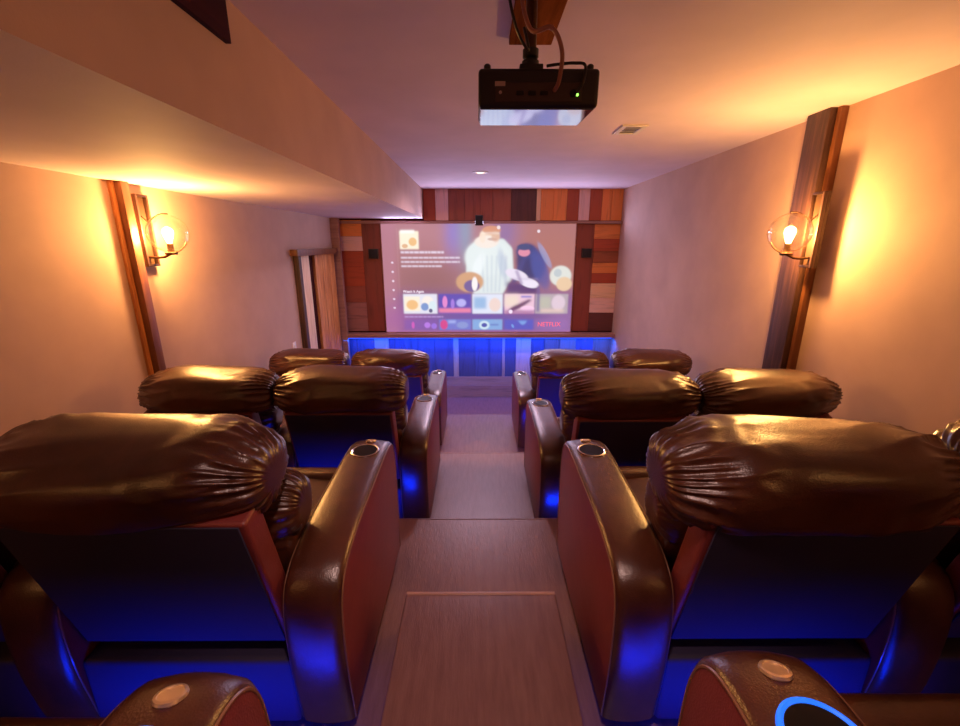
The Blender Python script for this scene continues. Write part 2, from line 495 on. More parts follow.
# ---------------------------------------------------------------- sconces
M['plate_dark'] = plain('dark_sconce_plate', (0.06, 0.028, 0.016), 0.6)
def sconce(sx, wallx, y, label):
    """sx=+1: mounted facing +x (left wall)"""
    t = thing('wall_sconce', label, 'wall lamp', (wallx, y, 0.06), 0, 'globe sconces on the side walls')
    def bx(n, a, mat, bev=0.004, par=None):
        bm = bmesh.new()
        x0, x1 = sorted((a[0] * sx, a[1] * sx))
        box(bm, x0, x1, *a[2:], bev)
        return obj(n, bm, mat, par or t)
    bp = bx('backplate', (0, 0.018, -0.055, 0.055, -0.21, 0.24), M['plate_dark'])
    bx('side_rail', (0.018, 0.045, -0.055, -0.040, -0.21, 0.24), M['post_wood'])
    bx('side_rail', (0.018, 0.045, 0.040, 0.055, -0.21, 0.24), M['post_wood'])
    bx('cap', (0.018, 0.045, -0.040, 0.040, 0.225, 0.24), M['bronze'], 0.002)
    bx('cap', (0.018, 0.045, -0.040, 0.040, -0.21, -0.195), M['bronze'], 0.002)
    cx = 0.17 * sx
    # carrying arm and socket
    bm = bmesh.new()
    tube(bm, [(0.018 * sx, 0, -0.15), (0.07 * sx, 0, -0.155), (0.12 * sx, 0, -0.15), (cx, 0, -0.128)], 0.008, 10)
    obj('arm', bm, M['bronze'], t)
    bm = bmesh.new(); lathe(bm, [(0.035, -0.135), (0.038, -0.122), (0.020, -0.115), (0.018, -0.065), (0.0, -0.062)], 24, origin=(cx, 0, 0))
    obj('socket', bm, M['bronze'], t)
    bm = bmesh.new()
    lathe(bm, [(0.0, -0.063), (0.014, -0.06), (0.018, -0.045), (0.026, -0.02), (0.032, 0.004), (0.028, 0.026), (0.014, 0.038), (0, 0.042)], 24, origin=(cx, 0, 0))
    bu = obj('bulb', bm, M['bulb'], t)
    bm = bmesh.new()
    prof = [(0.120 * math.sin(a), -0.120 * math.cos(a)) for a in [0.25 + (PI - 0.25) * k / 24 for k in range(25)]]
    prof = [(p[0], p[1]) for p in prof]
    seg = 40
    rings = [[bm.verts.new((cx + r * math.cos(2 * PI * k / seg), r * math.sin(2 * PI * k / seg), z)) for k in range(seg)] for r, z in prof]
    for A, B in zip(rings, rings[1:]):
        for k in range(seg): bm.faces.new((A[k], A[(k + 1) % seg], B[(k + 1) % seg], B[k]))
    bmesh.ops.remove_doubles(bm, verts=bm.verts, dist=1e-4)
    obj('glass_globe', bm, M['glass'], t)
    # thin hoop hugging the globe
    bm = bmesh.new()
    pts = []
    for k in range(15):                       # upper hoop arm from the plate
        a = math.radians(150 - k * 70 / 14)
        pts.append((cx + sx * 0.124 * math.cos(a), 0, 0.124 * math.sin(a)))
    tube(bm, [(0.018 * sx, 0, 0.11)] + pts, 0.0035, 8)
    obj('hoop', bm, M['bronze'], t)
    bm = bmesh.new()
    pts = []
    for k in range(15):                       # lower hoop arm
        a = math.radians(-95 + k * 70 / 14)
        pts.append((cx + sx * 0.124 * math.cos(a), 0, 0.124 * math.sin(a)))
    tube(bm, pts, 0.0035, 8)
    obj('hoop', bm, M['bronze'], t)
    return t
sconce(1, XL, 2.95, 'globe wall sconce glowing on the left wall beside the narrow post')
sconce(-1, XR - 0.085, 2.79, 'globe wall sconce glowing on the wide timber post on the right')

# dark board on the soffit face
bm = bmesh.new(); box(bm, XS, XS + 0.02, -0.4, 1.66, 0.635, 0.783, 0.002)
M['dark_trim'].node_tree.nodes['Principled BSDF'].inputs['Specular IOR Level'].default_value = 0.15
tag(obj('wall_board', bm, M['dark_trim']), 'dark brown board high on the soffit face near the camera', 'board')

# ---------------------------------------------------------------- ceiling items
t = thing('ceiling_vent', 'small white rectangular air vent in the ceiling right of the projector', 'vent', (1.09, 3.41, ZC))
bm = bmesh.new()
for a in ((-0.09, 0.09, -0.12, -0.09), (-0.09, 0.09, 0.09, 0.12), (-0.09, -0.055, -0.09, 0.09), (0.055, 0.09, -0.09, 0.09)):
    box(bm, a[0], a[1], a[2], a[3], -0.010, 0, 0.002, 1)
obj('frame', bm, M['white'], t)
bm = bmesh.new(); box(bm, -0.055, 0.055, -0.09, 0.09, -0.003, -0.001); obj('grille_opening', bm, M['black'], t)
bm = bmesh.new()
for k in range(3): box(bm, -0.055, 0.055, -0.048 + k * 0.045, -0.044 + k * 0.045, -0.006, -0.004)
obj('louvers', bm, M['white'], t)
t = thing('recessed_light', 'small round recessed light in the ceiling above the screen', 'ceiling light', (0.03, 5.35, ZC))
bm = bmesh.new(); lathe(bm, [(0.055, -0.001), (0.09, -0.001), (0.09, -0.006), (0.058, -0.012)], 32, close=True); obj('trim_ring', bm, M['white'], t)
bm = bmesh.new(); lathe(bm, [(0, -0.002), (0.055, -0.002), (0.05, -0.005), (0, -0.005)], 32); obj('diffuser', bm, M['lens_glow'], t)

# speakers on the screen wall
for (x, z, y, wd, h, dp, lb) in ((-1.62, -0.16, 6.918, 0.15, 0.15, 0.05, 'small square black speaker on the planks left of the screen'),
                              (1.69, -0.15, 6.918, 0.15, 0.14, 0.05, 'small square black speaker on the planks right of the screen'),
                              (0.02, 0.33, 6.879, 0.12, 0.15, 0.07, 'small black speaker above the top edge of the screen')):
    t = thing('wall_speaker', lb, 'speaker', (x, y, z))
    bm = bmesh.new(); box(bm, -wd / 2, wd / 2, -dp, 0, -h / 2, h / 2, 0.006); obj('cabinet', bm, M['black'], t)
    bm = bmesh.new(); box(bm, -wd / 2 + .012, wd / 2 - .012, -dp - .005, -dp, -h / 2 + .012, h / 2 - .012, 0.004); obj('grille', bm, M['black_matte'], t)

# ---------------------------------------------------------------- screen with the projected menu picture
scr = thing('projection_screen', 'wide bright projection screen showing a film menu on the plank wall', 'screen', (0.01, 6.90, -0.555))
SW, SH = 2.99, 1.68
bm = bmesh.new(); box(bm, -SW / 2 - .015, SW / 2 + .015, 0.002, 0.02, -SH / 2 - .015, SH / 2 + .015, 0.004)
obj('frame', bm, M['shelf'], scr)
NX, NY = 320, 180
# coordinates used for painting: a 194 x 107 unit picture, origin top left
U, V = np.meshgrid(np.linspace(0, 194, NX + 1), np.linspace(0, 107, NY + 1))
img = np.zeros((NY + 1, NX + 1, 3))
def srgb(c): return np.array([(v / 255 / 12.92 if v / 255 <= .04045 else ((v / 255 + .055) / 1.055) ** 2.4) for v in c])
def blend(a, c):
    global img
    a = np.clip(a, 0, 1)[..., None]
    img = img * (1 - a) + srgb(c) * a
def sm(x, e=0.6): return 1 / (1 + np.exp(-np.clip(x / e, -30, 30)))
def rect(x0, x1, y0, y1, c, e=0.35, al=1):
    blend(al * sm(U - x0, e) * sm(x1 - U, e) * sm(V - y0, e) * sm(y1 - V, e), c)
def ell(cx, cy, rx, ry, c, e=0.12, al=1, rot=0):
    e *= 0.25
    a = math.radians(rot)
    du = (U - cx) * math.cos(a) + (V - cy) * math.sin(a); dv = -(U - cx) * math.sin(a) + (V - cy) * math.cos(a)
    blend(al * sm(1 - np.sqrt((du / rx) ** 2 + (dv / ry) ** 2), e * 0.6), c)
def glow(cx, cy, rx, ry, c, al): blend(al * np.exp(-((U - cx) / rx) ** 2 - ((V - cy) / ry) ** 2), c)
def poly(pts, c, e=0.5, al=1):      # convex, clockwise on the picture
    a = np.ones_like(U) * al
    for (x0, y0), (x1, y1) in zip(pts, pts[1:] + pts[:1]):
        L = math.hypot(x1 - x0, y1 - y0)
        a = a * sm(((x1 - x0) * (V - y0) - (y1 - y0) * (U - x0)) / L, e)
    blend(a, c)
img[:] = srgb((168, 112, 118))
glow(60, 5, 60, 30, (190, 135, 145), 0.6)
glow(72, 8, 10, 26, (140, 125, 205), 0.8)
glow(84, 6, 8, 40, (130, 160, 190), 0.7)
glow(125, 10, 14, 20, (125, 110, 180), 0.7)
glow(165, 30, 34, 40, (176, 112, 100), 0.8)
glow(190, 60, 26, 40, (178, 116, 100), 0.8)
glow(50, 55, 40, 22, (140, 92, 92), 0.7)
rect(-9, 14, -9, 120, (182, 122, 140), 1.5, 0.8)
rect(15.2, 15.9, 4, 105, (200, 150, 160), 0.3, 0.5)
rect(14, 200, 66, 120, (112, 78, 140), 3, 0.85)
glow(100, 92, 60, 14, (92, 76, 176), 0.6)
glow(10, 95, 30, 20, (165, 95, 160), 0.7)
glow(185, 95, 20, 30, (150, 105, 165), 0.8)
for k in range(6):
    ell(9.5, 37 + k * 9.0, 1.2, 1.0, (235, 215, 235), 0.3)
# poster tile beside the title
rect(18, 37, 7, 24, (252, 240, 215)); ell(31, 17, 4, 4, (238, 190, 130), 0.3); ell(23, 21, 3, 2, (225, 180, 140), 0.3)
rect(19, 33, 6, 9, (255, 250, 245), 0.4)
rnd = random.Random(3)
# soft word marks; the words cannot be read in the photo
def words(x0, x1, y, h=1.4, c=(238, 225, 245)):
    x = x0
    while x < x1:
        L = rnd.uniform(2.5, 6.5)
        rect(x, min(x + L, x1), y - h / 2, y + h / 2, c, 0.30, 0.9)
        x += L + 0.45
words(18.5, 62, 27, 1.9); words(18.5, 78, 32.2); words(18.5, 78, 36.3); words(18.5, 60, 40.4)
# figure in white leaning over a table, picture generic
poly([(86, 24), (96, 15), (122, 14), (131, 23), (133, 50), (122, 68), (92, 68), (84, 48)], (222, 232, 232), 0.5)
ell(106, 32, 23, 18, (226, 236, 236), 0.25)
ell(108, 12, 10, 8, (236, 205, 180), 0.3); ell(105, 17, 12, 6, (244, 232, 222), 0.35); ell(110, 6, 9, 4, (214, 150, 120), 0.3)
ell(117, 3.5, 1.8, 1.8, (240, 220, 220), 0.3)
ell(111, 14.5, 5, 1.4, (190, 150, 140), 0.5, 0.7); rect(96, 97.4, 30, 66, (205, 215, 225), 0.8, 0.5); rect(124, 125.5, 30, 60, (150, 150, 190), 0.8, 0.6)
for q in range(5):
    poly([(100 + q * 5, 30), (101 + q * 5, 30), (103 + q * 4, 66), (101.6 + q * 4, 66)], (180, 196, 212), 0.5, 0.7)
ell(97, 40, 5, 12, (240, 248, 250), 0.9, 0.7, 20); ell(121, 38, 4, 14, (176, 190, 214), 0.9, 0.6, -10)
ell(101, 13, 3, 5, (250, 225, 205), 0.6, 0.8); ell(114, 12, 4, 5, (216, 170, 145), 0.6, 0.7); rect(100, 118, 8.2, 9.4, (250, 240, 228), 0.5, 0.8)
ell(88, 56, 14, 10, (208, 160, 120), 0.25); ell(90, 60, 8, 6, (110, 90, 150), 0.3); ell(93, 58, 3, 7, (245, 240, 240), 0.4)
# person in dark clothes leaning on both arms
ell(150, 38, 14, 18, (44, 46, 104), 0.5, 1, -25); ell(145, 26, 10, 7.5, (48, 58, 120), 0.5); ell(160, 44, 8, 20, (66, 80, 160), 0.7, 0.8, -20); poly([(140, 34), (146, 31), (137, 56), (130, 58)], (58, 62, 128), 0.8)
ell(143, 27, 6, 4, (222, 140, 165), 0.35); ell(143, 22, 7, 3, (60, 70, 120), 0.4)
ell(164, 30, 3, 14, (150, 165, 215), 0.5, 0.6, -30)
rect(126, 158, 56, 68, (86, 52, 112), 1.0)
ell(136, 49, 12, 5, (232, 222, 240), 0.3, 1, 18); ell(149, 57, 10, 4.5, (236, 228, 245), 0.3, 1, 15)
rect(128, 158, 52.5, 53.6, (170, 150, 190), 0.6, 0.6); poly([(134, 45), (137, 44), (143, 58), (140, 59)], (150, 130, 175), 0.5, 0.7)
ell(181, 50, 11, 10, (222, 224, 218), 0.25); ell(185, 58, 8, 7, (232, 200, 165), 0.3); ell(178, 47, 4, 4, (190, 200, 205), 0.4)
ell(157, 7, 1.5, 1.5, (235, 220, 230), 0.4)
# row of tiles
T0, T1 = 68, 88
rect(19, 54, T0, T1, (225, 225, 240)); rect(19.8, 36, T0 + 2.5, T1 - 2.5, (248, 236, 214)); ell(28, 79, 6, 5, (240, 190, 130), 0.35)
ell(44, 76, 6, 6, (245, 235, 228), 0.35); ell(41, 81, 4, 4, (120, 150, 205), 0.4); ell(49, 80, 4, 5, (215, 232, 240), 0.4); ell(47, 85, 2, 2, (90, 90, 130), 0.4)
rect(55.5, 89, T0, T1, (88, 72, 176)); rect(55.5, 89, 82.5, T1 - 1, (232, 130, 165), 0.5); ell(62, 76, 2.6, 6, (225, 135, 205), 0.4); ell(70, 78, 2, 5, (160, 120, 220), 0.4); ell(79, 77, 5, 4, (180, 175, 240), 0.5)
rect(90.5, 122, T0, T1, (222, 228, 245)); rect(92, 105, T0 + 3, T1 - 5, (150, 185, 225), 0.8); ell(114, 79, 6, 7, (236, 212, 205), 0.4)
rect(124, 155, T0, T1, (235, 195, 215)); rect(124, 139, T0 + 1, T1 - 7, (238, 222, 200), 1.2, 0.8); poly([(128, 85), (130, 82), (150, 73), (152, 74.5), (140, 83), (130, 87)], (92, 42, 92), 0.6)
ell(148, 83, 7, 3, (250, 205, 235), 0.4); rect(124, 155, 84.5, 89, (140, 62, 140), 0.7, 0.7); rect(141, 152, 70, 71.6, (110, 110, 200), 0.4); ell(130.5, 86, 2, 2, (245, 225, 250), 0.4)
rect(156, 190, T0, T1, (182, 166, 176)); rect(159, 172, 71, 83, (190, 190, 172), 0.8, 0.8); rect(157.5, 160.5, 60, 86, (104, 86, 152), 0.6, 0.8); ell(180, 77, 7, 8, (222, 200, 215), 0.4); rect(162, 186, 83.5, 86.5, (230, 200, 190), 0.8)
words(19.5, 60, 91.3, 1.2, (190, 160, 225))
T0, T1 = 94, 105
rect(19, 54, T0, T1, (128, 84, 176), 0.8, 0.6); ell(28, 100, 1.6, 3.5, (205, 90, 185), 0.4); ell(43, 100, 3.2, 3, (180, 120, 225), 0.4); ell(50, 101, 3, 3, (150, 110, 220), 0.4)
rect(55.5, 89, T0, T1, (110, 118, 205)); ell(60.5, 99.5, 4, 5, (208, 66, 140), 0.35); rect(65, 73, 95, 98, (160, 175, 235), 0.5); ell(80, 100, 6, 3.5, (135, 150, 210), 0.5)
rect(90.5, 122, T0, T1, (128, 168, 222)); ell(103, 100, 5.5, 4.5, (200, 225, 240), 0.4); ell(103, 100, 3, 2.2, (70, 80, 170), 0.4); rect(109, 118, 99, 100.3, (90, 110, 190), 0.4)
rect(124, 155, T0, T1, (82, 84, 190), 0.6); poly([(137, 95.5), (152, 95.5), (150, 98), (146, 99), (144, 103), (141, 99)], (118, 160, 228), 0.5); ell(133, 101, 1.2, 2.2, (110, 150, 225), 0.4, 1, -30)
rect(156, 191, T0, T1, (152, 108, 178), 1.0, 0.6)
rect(0, 194, 105.5, 120, (170, 105, 170), 0.4, 0.6)
img = img * 0.96 + 0.01
me = bpy.data.meshes.new('picture')
xs = (np.linspace(-SW / 2, SW / 2, NX + 1)); zs = np.linspace(SH / 2, -SH / 2, NY + 1)
XX, ZZ = np.meshgrid(xs, zs)
verts = np.stack([XX, np.zeros_like(XX), ZZ], -1).reshape(-1, 3)
idx = np.arange((NX + 1) * (NY + 1)).reshape(NY + 1, NX + 1)
faces = np.stack([idx[:-1, :-1], idx[1:, :-1], idx[1:, 1:], idx[:-1, 1:]], -1).reshape(-1, 4)
me.from_pydata(verts.tolist(), [], faces.tolist())
at = me.color_attributes.new('Col', 'FLOAT_COLOR', 'POINT')
at.data.foreach_set('color', np.concatenate([img.reshape(-1, 3), np.ones(((NX + 1) * (NY + 1), 1))], 1).ravel().astype(np.float32))
m, nt, b = newmat('projected_picture')
a = nt.nodes.new('ShaderNodeAttribute'); a.attribute_name = 'Col'
b.inputs['Base Color'].default_value = (0.05, 0.05, 0.05, 1)
b.inputs['Roughness'].default_value = 0.9
nt.links.new(a.outputs['Color'], b.inputs['Emission Color'])
b.inputs['Emission Strength'].default_value = 0.76
M['picture'] = m
link('picture', me, m, scr)
def text_part(name, body, size, px, py, col, strength, width=None):
    cu = bpy.data.curves.new(name, 'FONT')
    cu.body = body; cu.size = size; cu.align_x = 'LEFT'; cu.extrude = 0.0008
    o = bpy.data.objects.new(name, cu); C.objects.link(o)
    bpy.context.view_layer.update()
    me = bpy.data.meshes.new_from_object(o.evaluated_get(bpy.context.evaluated_depsgraph_get()))
    C.objects.unlink(o); bpy.data.objects.remove(o)
    xs = [v.co.x for v in me.vertices]
    if width: 
        k = width / (max(xs) - min(xs))
        for v in me.vertices: v.co.x *= k
    me.transform(Matrix.Rotation(PI / 2, 4, 'X'))
    mt = plain(name + '_light', (0.05, 0.05, 0.05), 0.9, 0, col, strength)
    o = link(name, me, mt, scr)
    o.location = (-SW / 2 + px / 194 * SW, -0.002, SH / 2 - py / 107 * SH)
    return o
text_part('screen_heading', 'Watch It Again', 0.055, 19, 66.6, (0.95, 0.88, 0.98), 1.0, 0.33)
text_part('screen_logo', 'NETFLIX', 0.10, 159, 101.3, (0.75, 0.09, 0.13), 1.2, 0.37)

# ---------------------------------------------------------------- projector
pj = thing('projector', 'black ceiling projector hanging upside down with a glossy underside', 'projector', (0.178, 1.42, 0.380))
PW, PD, PH = 0.176, 0.235, 0.105
TILT = Matrix.Rotation(math.radians(2.5), 3, 'X')
def pjt(bm): bmesh.ops.rotate(bm, cent=(0, 0, 0), matrix=TILT, verts=bm.verts)
bm = bmesh.new(); box(bm, -PW, PW, 0, PD, 0.004, PH, 0.014, 4); pjt(bm); obj('housing', bm, M['black'], pj)
bm = bmesh.new(); box(bm, -PW + .006, PW - .012, 0.008, PD - .01, 0.0, 0.0045, 0.001, 1); pjt(bm); obj('underside_panel', bm, M['black_gloss'], pj)
M['rear_plate'] = plain('dark_connector_panel', (0.05, 0.025, 0.025), 0.5)
bm = bmesh.new(); box(bm, -PW + .05, PW - .05, -0.003, 0.001, 0.018, 0.068, 0.002, 1); pjt(bm); obj('connector_panel', bm, M['rear_plate'], pj)
bm = bmesh.new(); box(bm, -0.128, -0.098, -0.004, -0.001, 0.058, 0.070); pjt(bm); obj('sticker', bm, M['label'], pj)
bm = bmesh.new(); lathe(bm, [(0, -0.006), (0.004, -0.006), (0.005, 0), (0, 0)], 12, 'Y', (-0.112, -0.001, 0.042)); pjt(bm); obj('indicator', bm, M['label'], pj)
bm = bmesh.new(); lathe(bm, [(0, -0.005), (0.0035, -0.005), (0.004, 0), (0, 0)], 12, 'Y', (0.112, -0.001, 0.036)); pjt(bm); obj('status_light', bm, M['led_green'], pj)
for x in (-0.055, -0.02, 0.015):
    bm = bmesh.new(); box(bm, x - .011, x + .011, -0.008, -0.002, 0.034, 0.046, 0.002, 1); pjt(bm); obj('socket', bm, M['black_matte'], pj)
bm = bmesh.new(); lathe(bm, [(0.0, -0.007), (0.009, -0.007), (0.011, -0.001), (0, -0.001)], 16, 'Y', (0.10, -0.001, 0.04)); pjt(bm); obj('socket', bm, M['black_matte'], pj)
for x in (-0.150, 0.150):
    bm = bmesh.new(); lathe(bm, [(0.010, 0), (0.010, 0.012), (0.006, 0.016), (0, 0.016)], 16, 'Z', (x, 0.02, PH - 0.002)); pjt(bm); obj('foot', bm, M['black'], pj)
bm = bmesh.new(); lathe(bm, [(0.0, 0.0), (0.034, 0.0), (0.038, 0.02), (0.030, 0.022), (0, 0.012)], 28, 'Y', (0.08, PD - .002, 0.055)); pjt(bm); obj('lens', bm, M['cup_dark'], pj)

M['copper_plank'].node_tree.nodes['Principled BSDF'].inputs['Specular IOR Level'].default_value = 0.0
mt_ = thing('projector_mount', 'brown ceiling bracket and pole carrying the projector', 'bracket', (0.16, 1.50, ZC))
bm = bmesh.new(); box(bm, -0.035, 0.135, -0.35, 0.50, -0.022, 0, 0.003); obj('mount_plank', bm, M['copper_plank'], mt_)
bm = bmesh.new(); lathe(bm, [(0.0, -0.022), (0.055, -0.022), (0.055, -0.034), (0.022, -0.05), (0.022, -0.052), (0, -0.052)], 28); obj('flange', bm, M['bronze'], mt_)
bm = bmesh.new(); lathe(bm, [(0.0, -0.05), (0.017, -0.05), (0.017, -0.275), (0.0, -0.275)], 20); obj('pole', bm, M['bronze'], mt_)
bm = bmesh.new()
lathe(bm, [(0.0, -0.225), (0.024, -0.225), (0.024, -0.245), (0.018, -0.25), (0.026, -0.256), (0.026, -0.272), (0, -0.272)], 20)
box(bm, -0.035, 0.035, -0.035, 0.035, -0.287, -0.272, 0.003)
obj('collar', bm, M['black'], mt_)
cb = smooth_curve([(0.14, 1.46, 0.74), (0.125, 1.43, 0.66), (0.150, 1.40, 0.57), (0.20, 1.36, 0.56), (0.228, 1.345, 0.50), (0.228, 1.37, 0.44), (0.222, 1.408, 0.425)], 8)
bm = bmesh.new(); tube(bm, cb, 0.006, 10); tag(obj('cable', bm, M['cable_tan']), 'pinkish cable looping from the mount into the back of the projector', 'cable')
cb = smooth_curve([(0.09, 1.44, 0.755), (0.085, 1.40, 0.66), (0.11, 1.40, 0.57), (0.145, 1.42, 0.53), (0.135, 1.46, 0.60)], 8)
bm = bmesh.new(); tube(bm, cb, 0.0042, 8); tag(obj('cable', bm, M['cable']), 'black cable hanging down the left side of the projector pole', 'cable')
cb = smooth_curve([(0.20, 1.43, 0.494), (0.24, 1.43, 0.499), (0.28, 1.42, 0.498), (0.305, 1.40, 0.485), (0.30, 1.395, 0.44), (0.285, 1.405, 0.42)], 8)
bm = bmesh.new(); tube(bm, cb, 0.0042, 8); tag(obj('cable', bm, M['cable']), 'black cable curling over the right end of the projector', 'cable')

# ---------------------------------------------------------------- recliners
def sstep(a, b, x):
    t = min(1, max(0, (x - a) / (b - a))); return t * t * (3 - 2 * t)
def spow(c, p): return math.copysign(abs(c) ** p, c)

def puff(hx, hy, hz, ex, ep, nu=96, nv=64, wr=0.012, seed=0, sag=0.0, gather=1.0):
    """soft leather roll, long axis x, creased at both ends"""
    bm = bmesh.new()
    rows = []
    for j in range(nv + 1):
        ph = -PI / 2 + PI * j / nv            # along x
        cx = math.sin(ph); rr = math.cos(ph)
        row = []
        for i in range(nu):
            th = 2 * PI * i / nu
            x = hx * spow(cx, ex)
            k = abs(rr) ** ex
            y = hy * k * spow(math.cos(th), ep)
            z = hz * k * spow(math.sin(th), ep)
            u = abs(x) / hx
            p = Vector((x * 3 + seed * 7.3, math.cos(th) * 1.2, math.sin(th) * 1.2))
            big = noise.noise(p * 0.9) * wr * 0.9
            # long diagonal folds
            f = math.sin(th * 5 + x * 11 + 3.0 * noise.noise(p * 0.6 + Vector((5, 0, 0))) + seed)
            fold = -abs(f) ** 0.6 * wr * 0.55 * (0.25 + sstep(0.25, 0.9, u)) * (0.5 + noise.noise(p * 0.7))
            g = math.sin(th * 13 + 4 * noise.noise(p * 1.3) + seed * 2)
            gat = -abs(g) ** 0.5 * wr * 0.9 * sstep(0.55, 0.9, u) * gather
            vv = math.sin(x * 60 + 5 * noise.noise(p * 1.5)) * wr * 0.10 * sstep(0.3, 0.8, noise.noise(p * 0.8 + Vector((0, 9, 0))) + 0.5)
            d = big + fold + gat + vv
            s = 1 + d / max(hy, hz) * (1 if k > 0.2 else k / 0.2)
            x2 = x * (1 - 0.0 * d)
            row.append(bm.verts.new((x2, y * s, z * s - sag * u * u)))
        rows.append(row)
    for A, B in zip(rows, rows[1:]):
        for i in range(nu): bm.faces.new((A[i], A[(i + 1) % nu], B[(i + 1) % nu], B[i]))
    bmesh.ops.remove_doubles(bm, verts=bm.verts, dist=1e-5)
    bmesh.ops.recalc_face_normals(bm, faces=bm.faces)
    return bm

SEATW = 0.63; ARMW = 0.165; HALF = SEATW / 2
# arm outline in (y, z); y forward, z up from the floor the seat stands on
ARM = [(-0.36, 0.06), (-0.385, 0.25), (-0.39, 0.42), (-0.375, 0.53), (-0.33, 0.590), (-0.24, 0.625), (-0.10, 0.645), (0.10, 0.655), (0.26, 0.66),
       (0.36, 0.655), (0.415, 0.63), (0.448, 0.575), (0.462, 0.48), (0.466, 0.34), (0.462, 0.18), (0.455, 0.06)]
def arm_mesh():
    """one arm centred on x=0 with a real cup well cut in it"""
    prof = smooth_curve([(0, a, b) for a, b in ARM], 4)
    bm = bmesh.new()
    secs = [(-1.0, 0.012), (-1.0, 0.0)]
    h = ARMW / 2
    xs_ = [(-h, 0.018), (-h + 0.004, 0.008), (-h + 0.014, 0.001), (-h + 0.03, -0.002), (-h * 0.35, -0.006), (0, -0.007), (h * 0.35, -0.006), (h - 0.03, -0.002), (h - 0.014, 0.001), (h - 0.004, 0.008), (h, 0.018)]
    cy, cz = 0.04, 0.30
    rows = []
    for x, ins in xs_:
        row = []
        n = len(prof)
        for i, p in enumerate(prof):
            a = prof[max(i - 1, 0)]; b_ = prof[min(i + 1, n - 1)]
            t = (b_ - a); t.normalize()
            nrm = Vector((0, -t.z, t.y))          # outward for this winding
            if nrm.dot(Vector((0, p.y - cy, p.z - cz))) < 0: nrm = -nrm
            q = p - nrm * ins
            if p.z < 0.12: q.z = p.z
            row.append(bm.verts.new((x, q.y, q.z)))
        rows.append(row)
    n = len(prof)
    for A, B in zip(rows, rows[1:]):
        for i in range(n - 1): bm.faces.new((A[i], A[i + 1], B[i + 1], B[i]))
        bm.faces.new((A[n - 1], A[0], B[0], B[n - 1]))
    for row, side in ((rows[0], -1), (rows[-1], 1)):
        f = bm.faces.new(row if side < 0 else list(reversed(row)))
        f.material_index = 1
    bmesh.ops.recalc_face_normals(bm, faces=bm.faces)
    me = bpy.data.meshes.new('arm_solid'); bm.to_mesh(me); bm.free()
    me.materials.append(M['leather']); me.materials.append(M['leather_side'])
    o = bpy.data.objects.new('arm_solid', me); C.objects.link(o)
    bc = bmesh.new(); lathe(bc, [(0, 0.56), (0.049, 0.56), (0.049, 0.80), (0, 0.80)], 40, origin=(0, 0.26, 0))
    mc = bpy.data.meshes.new('cutter'); bc.to_mesh(mc); bc.free()
    c = bpy.data.objects.new('cutter', mc); C.objects.link(c)
    md = o.modifiers.new('cut', 'BOOLEAN'); md.operation = 'DIFFERENCE'; md.object = c; md.solver = 'EXACT'
    bpy.context.view_layer.update()
    res = bpy.data.meshes.new_from_object(o.evaluated_get(bpy.context.evaluated_depsgraph_get()))
    for q in (o, c): C.objects.unlink(q); bpy.data.objects.remove(q)
    res.name = 'armrest'
    res.polygons.foreach_set('use_smooth', [True] * len(res.polygons))
    res.set_sharp_from_angle(angle=math.radians(35))
    return res
ARM_ME = arm_mesh()
def piping_bm(x):
    prof = smooth_curve([(0, a, b) for a, b in ARM], 4)
    bm = bmesh.new()
    pts = []
    cx = Vector((0, 0.04, 0.30))
    for p in prof:
        q = p + (cx - p).normalized() * 0.016
        if p.z < 0.1: q.z = p.z
        pts.append((x, q.y, q.z))
    tube(bm, pts, 0.0032, 6)
    return bm
bm = piping_bm(-ARMW / 2 + 0.001); PIPE_L = mesh_of(bm, 'piping'); PIPE_L.materials.append(M['piping'])
bm = piping_bm(ARMW / 2 - 0.001); PIPE_R = mesh_of(bm, 'piping'); PIPE_R.materials.append(M['piping'])
bm = bmesh.new(); lathe(bm, [(0.0475, 0.663), (0.049, 0.669), (0.053, 0.671), (0.057, 0.669), (0.058, 0.660), (0.0475, 0.655)], 40, origin=(0, 0.26, 0), close=True)
RING = mesh_of(bm, 'cup_ring'); RING.materials.append(M['chrome'])
RING_B = RING.copy(); RING_B.materials.clear(); RING_B.materials.append(M['ring_blue'])
bm = bmesh.new(); lathe(bm, [(0.0475, 0.668), (0.0465, 0.575), (0.0, 0.572), (0, 0.568), (0.0485, 0.568), (0.0485, 0.668)], 40, origin=(0, 0.26, 0))
CUP = mesh_of(bm, 'cup_well'); CUP.materials.append(M['cup_dark'])
bm = bmesh.new(); lathe(bm, [(0.0, 0.0), (0.0215, 0.0), (0.0235, 0.003), (0.022, 0.007), (0.018, 0.008), (0.017, 0.006), (0, 0.006)], 32)
bmesh.ops.rotate(bm, cent=(0, 0, 0), matrix=Matrix.Rotation(math.radians(-18), 3, 'X'), verts=bm.verts)
bmesh.ops.translate(bm, vec=(0, 0.362, 0.658), verts=bm.verts)
BUTTON = mesh_of(bm, 'control_button'); BUTTON.materials.append(M['button'])

def mo(name, me, parent, loc=(0, 0, 0)):
    o = bpy.data.objects.new(name, me); C.objects.link(o); o.parent = parent; o.location = loc; return o

def build_arm(t, x):
    a = mo('armrest', ARM_ME, t, (x, 0, 0))
    mo('piping', PIPE_L, a); mo('piping', PIPE_R, a)
    mo('cup_ring', RING, a); mo('cup_well', CUP, a); mo('control_button', BUTTON, a)
    return a

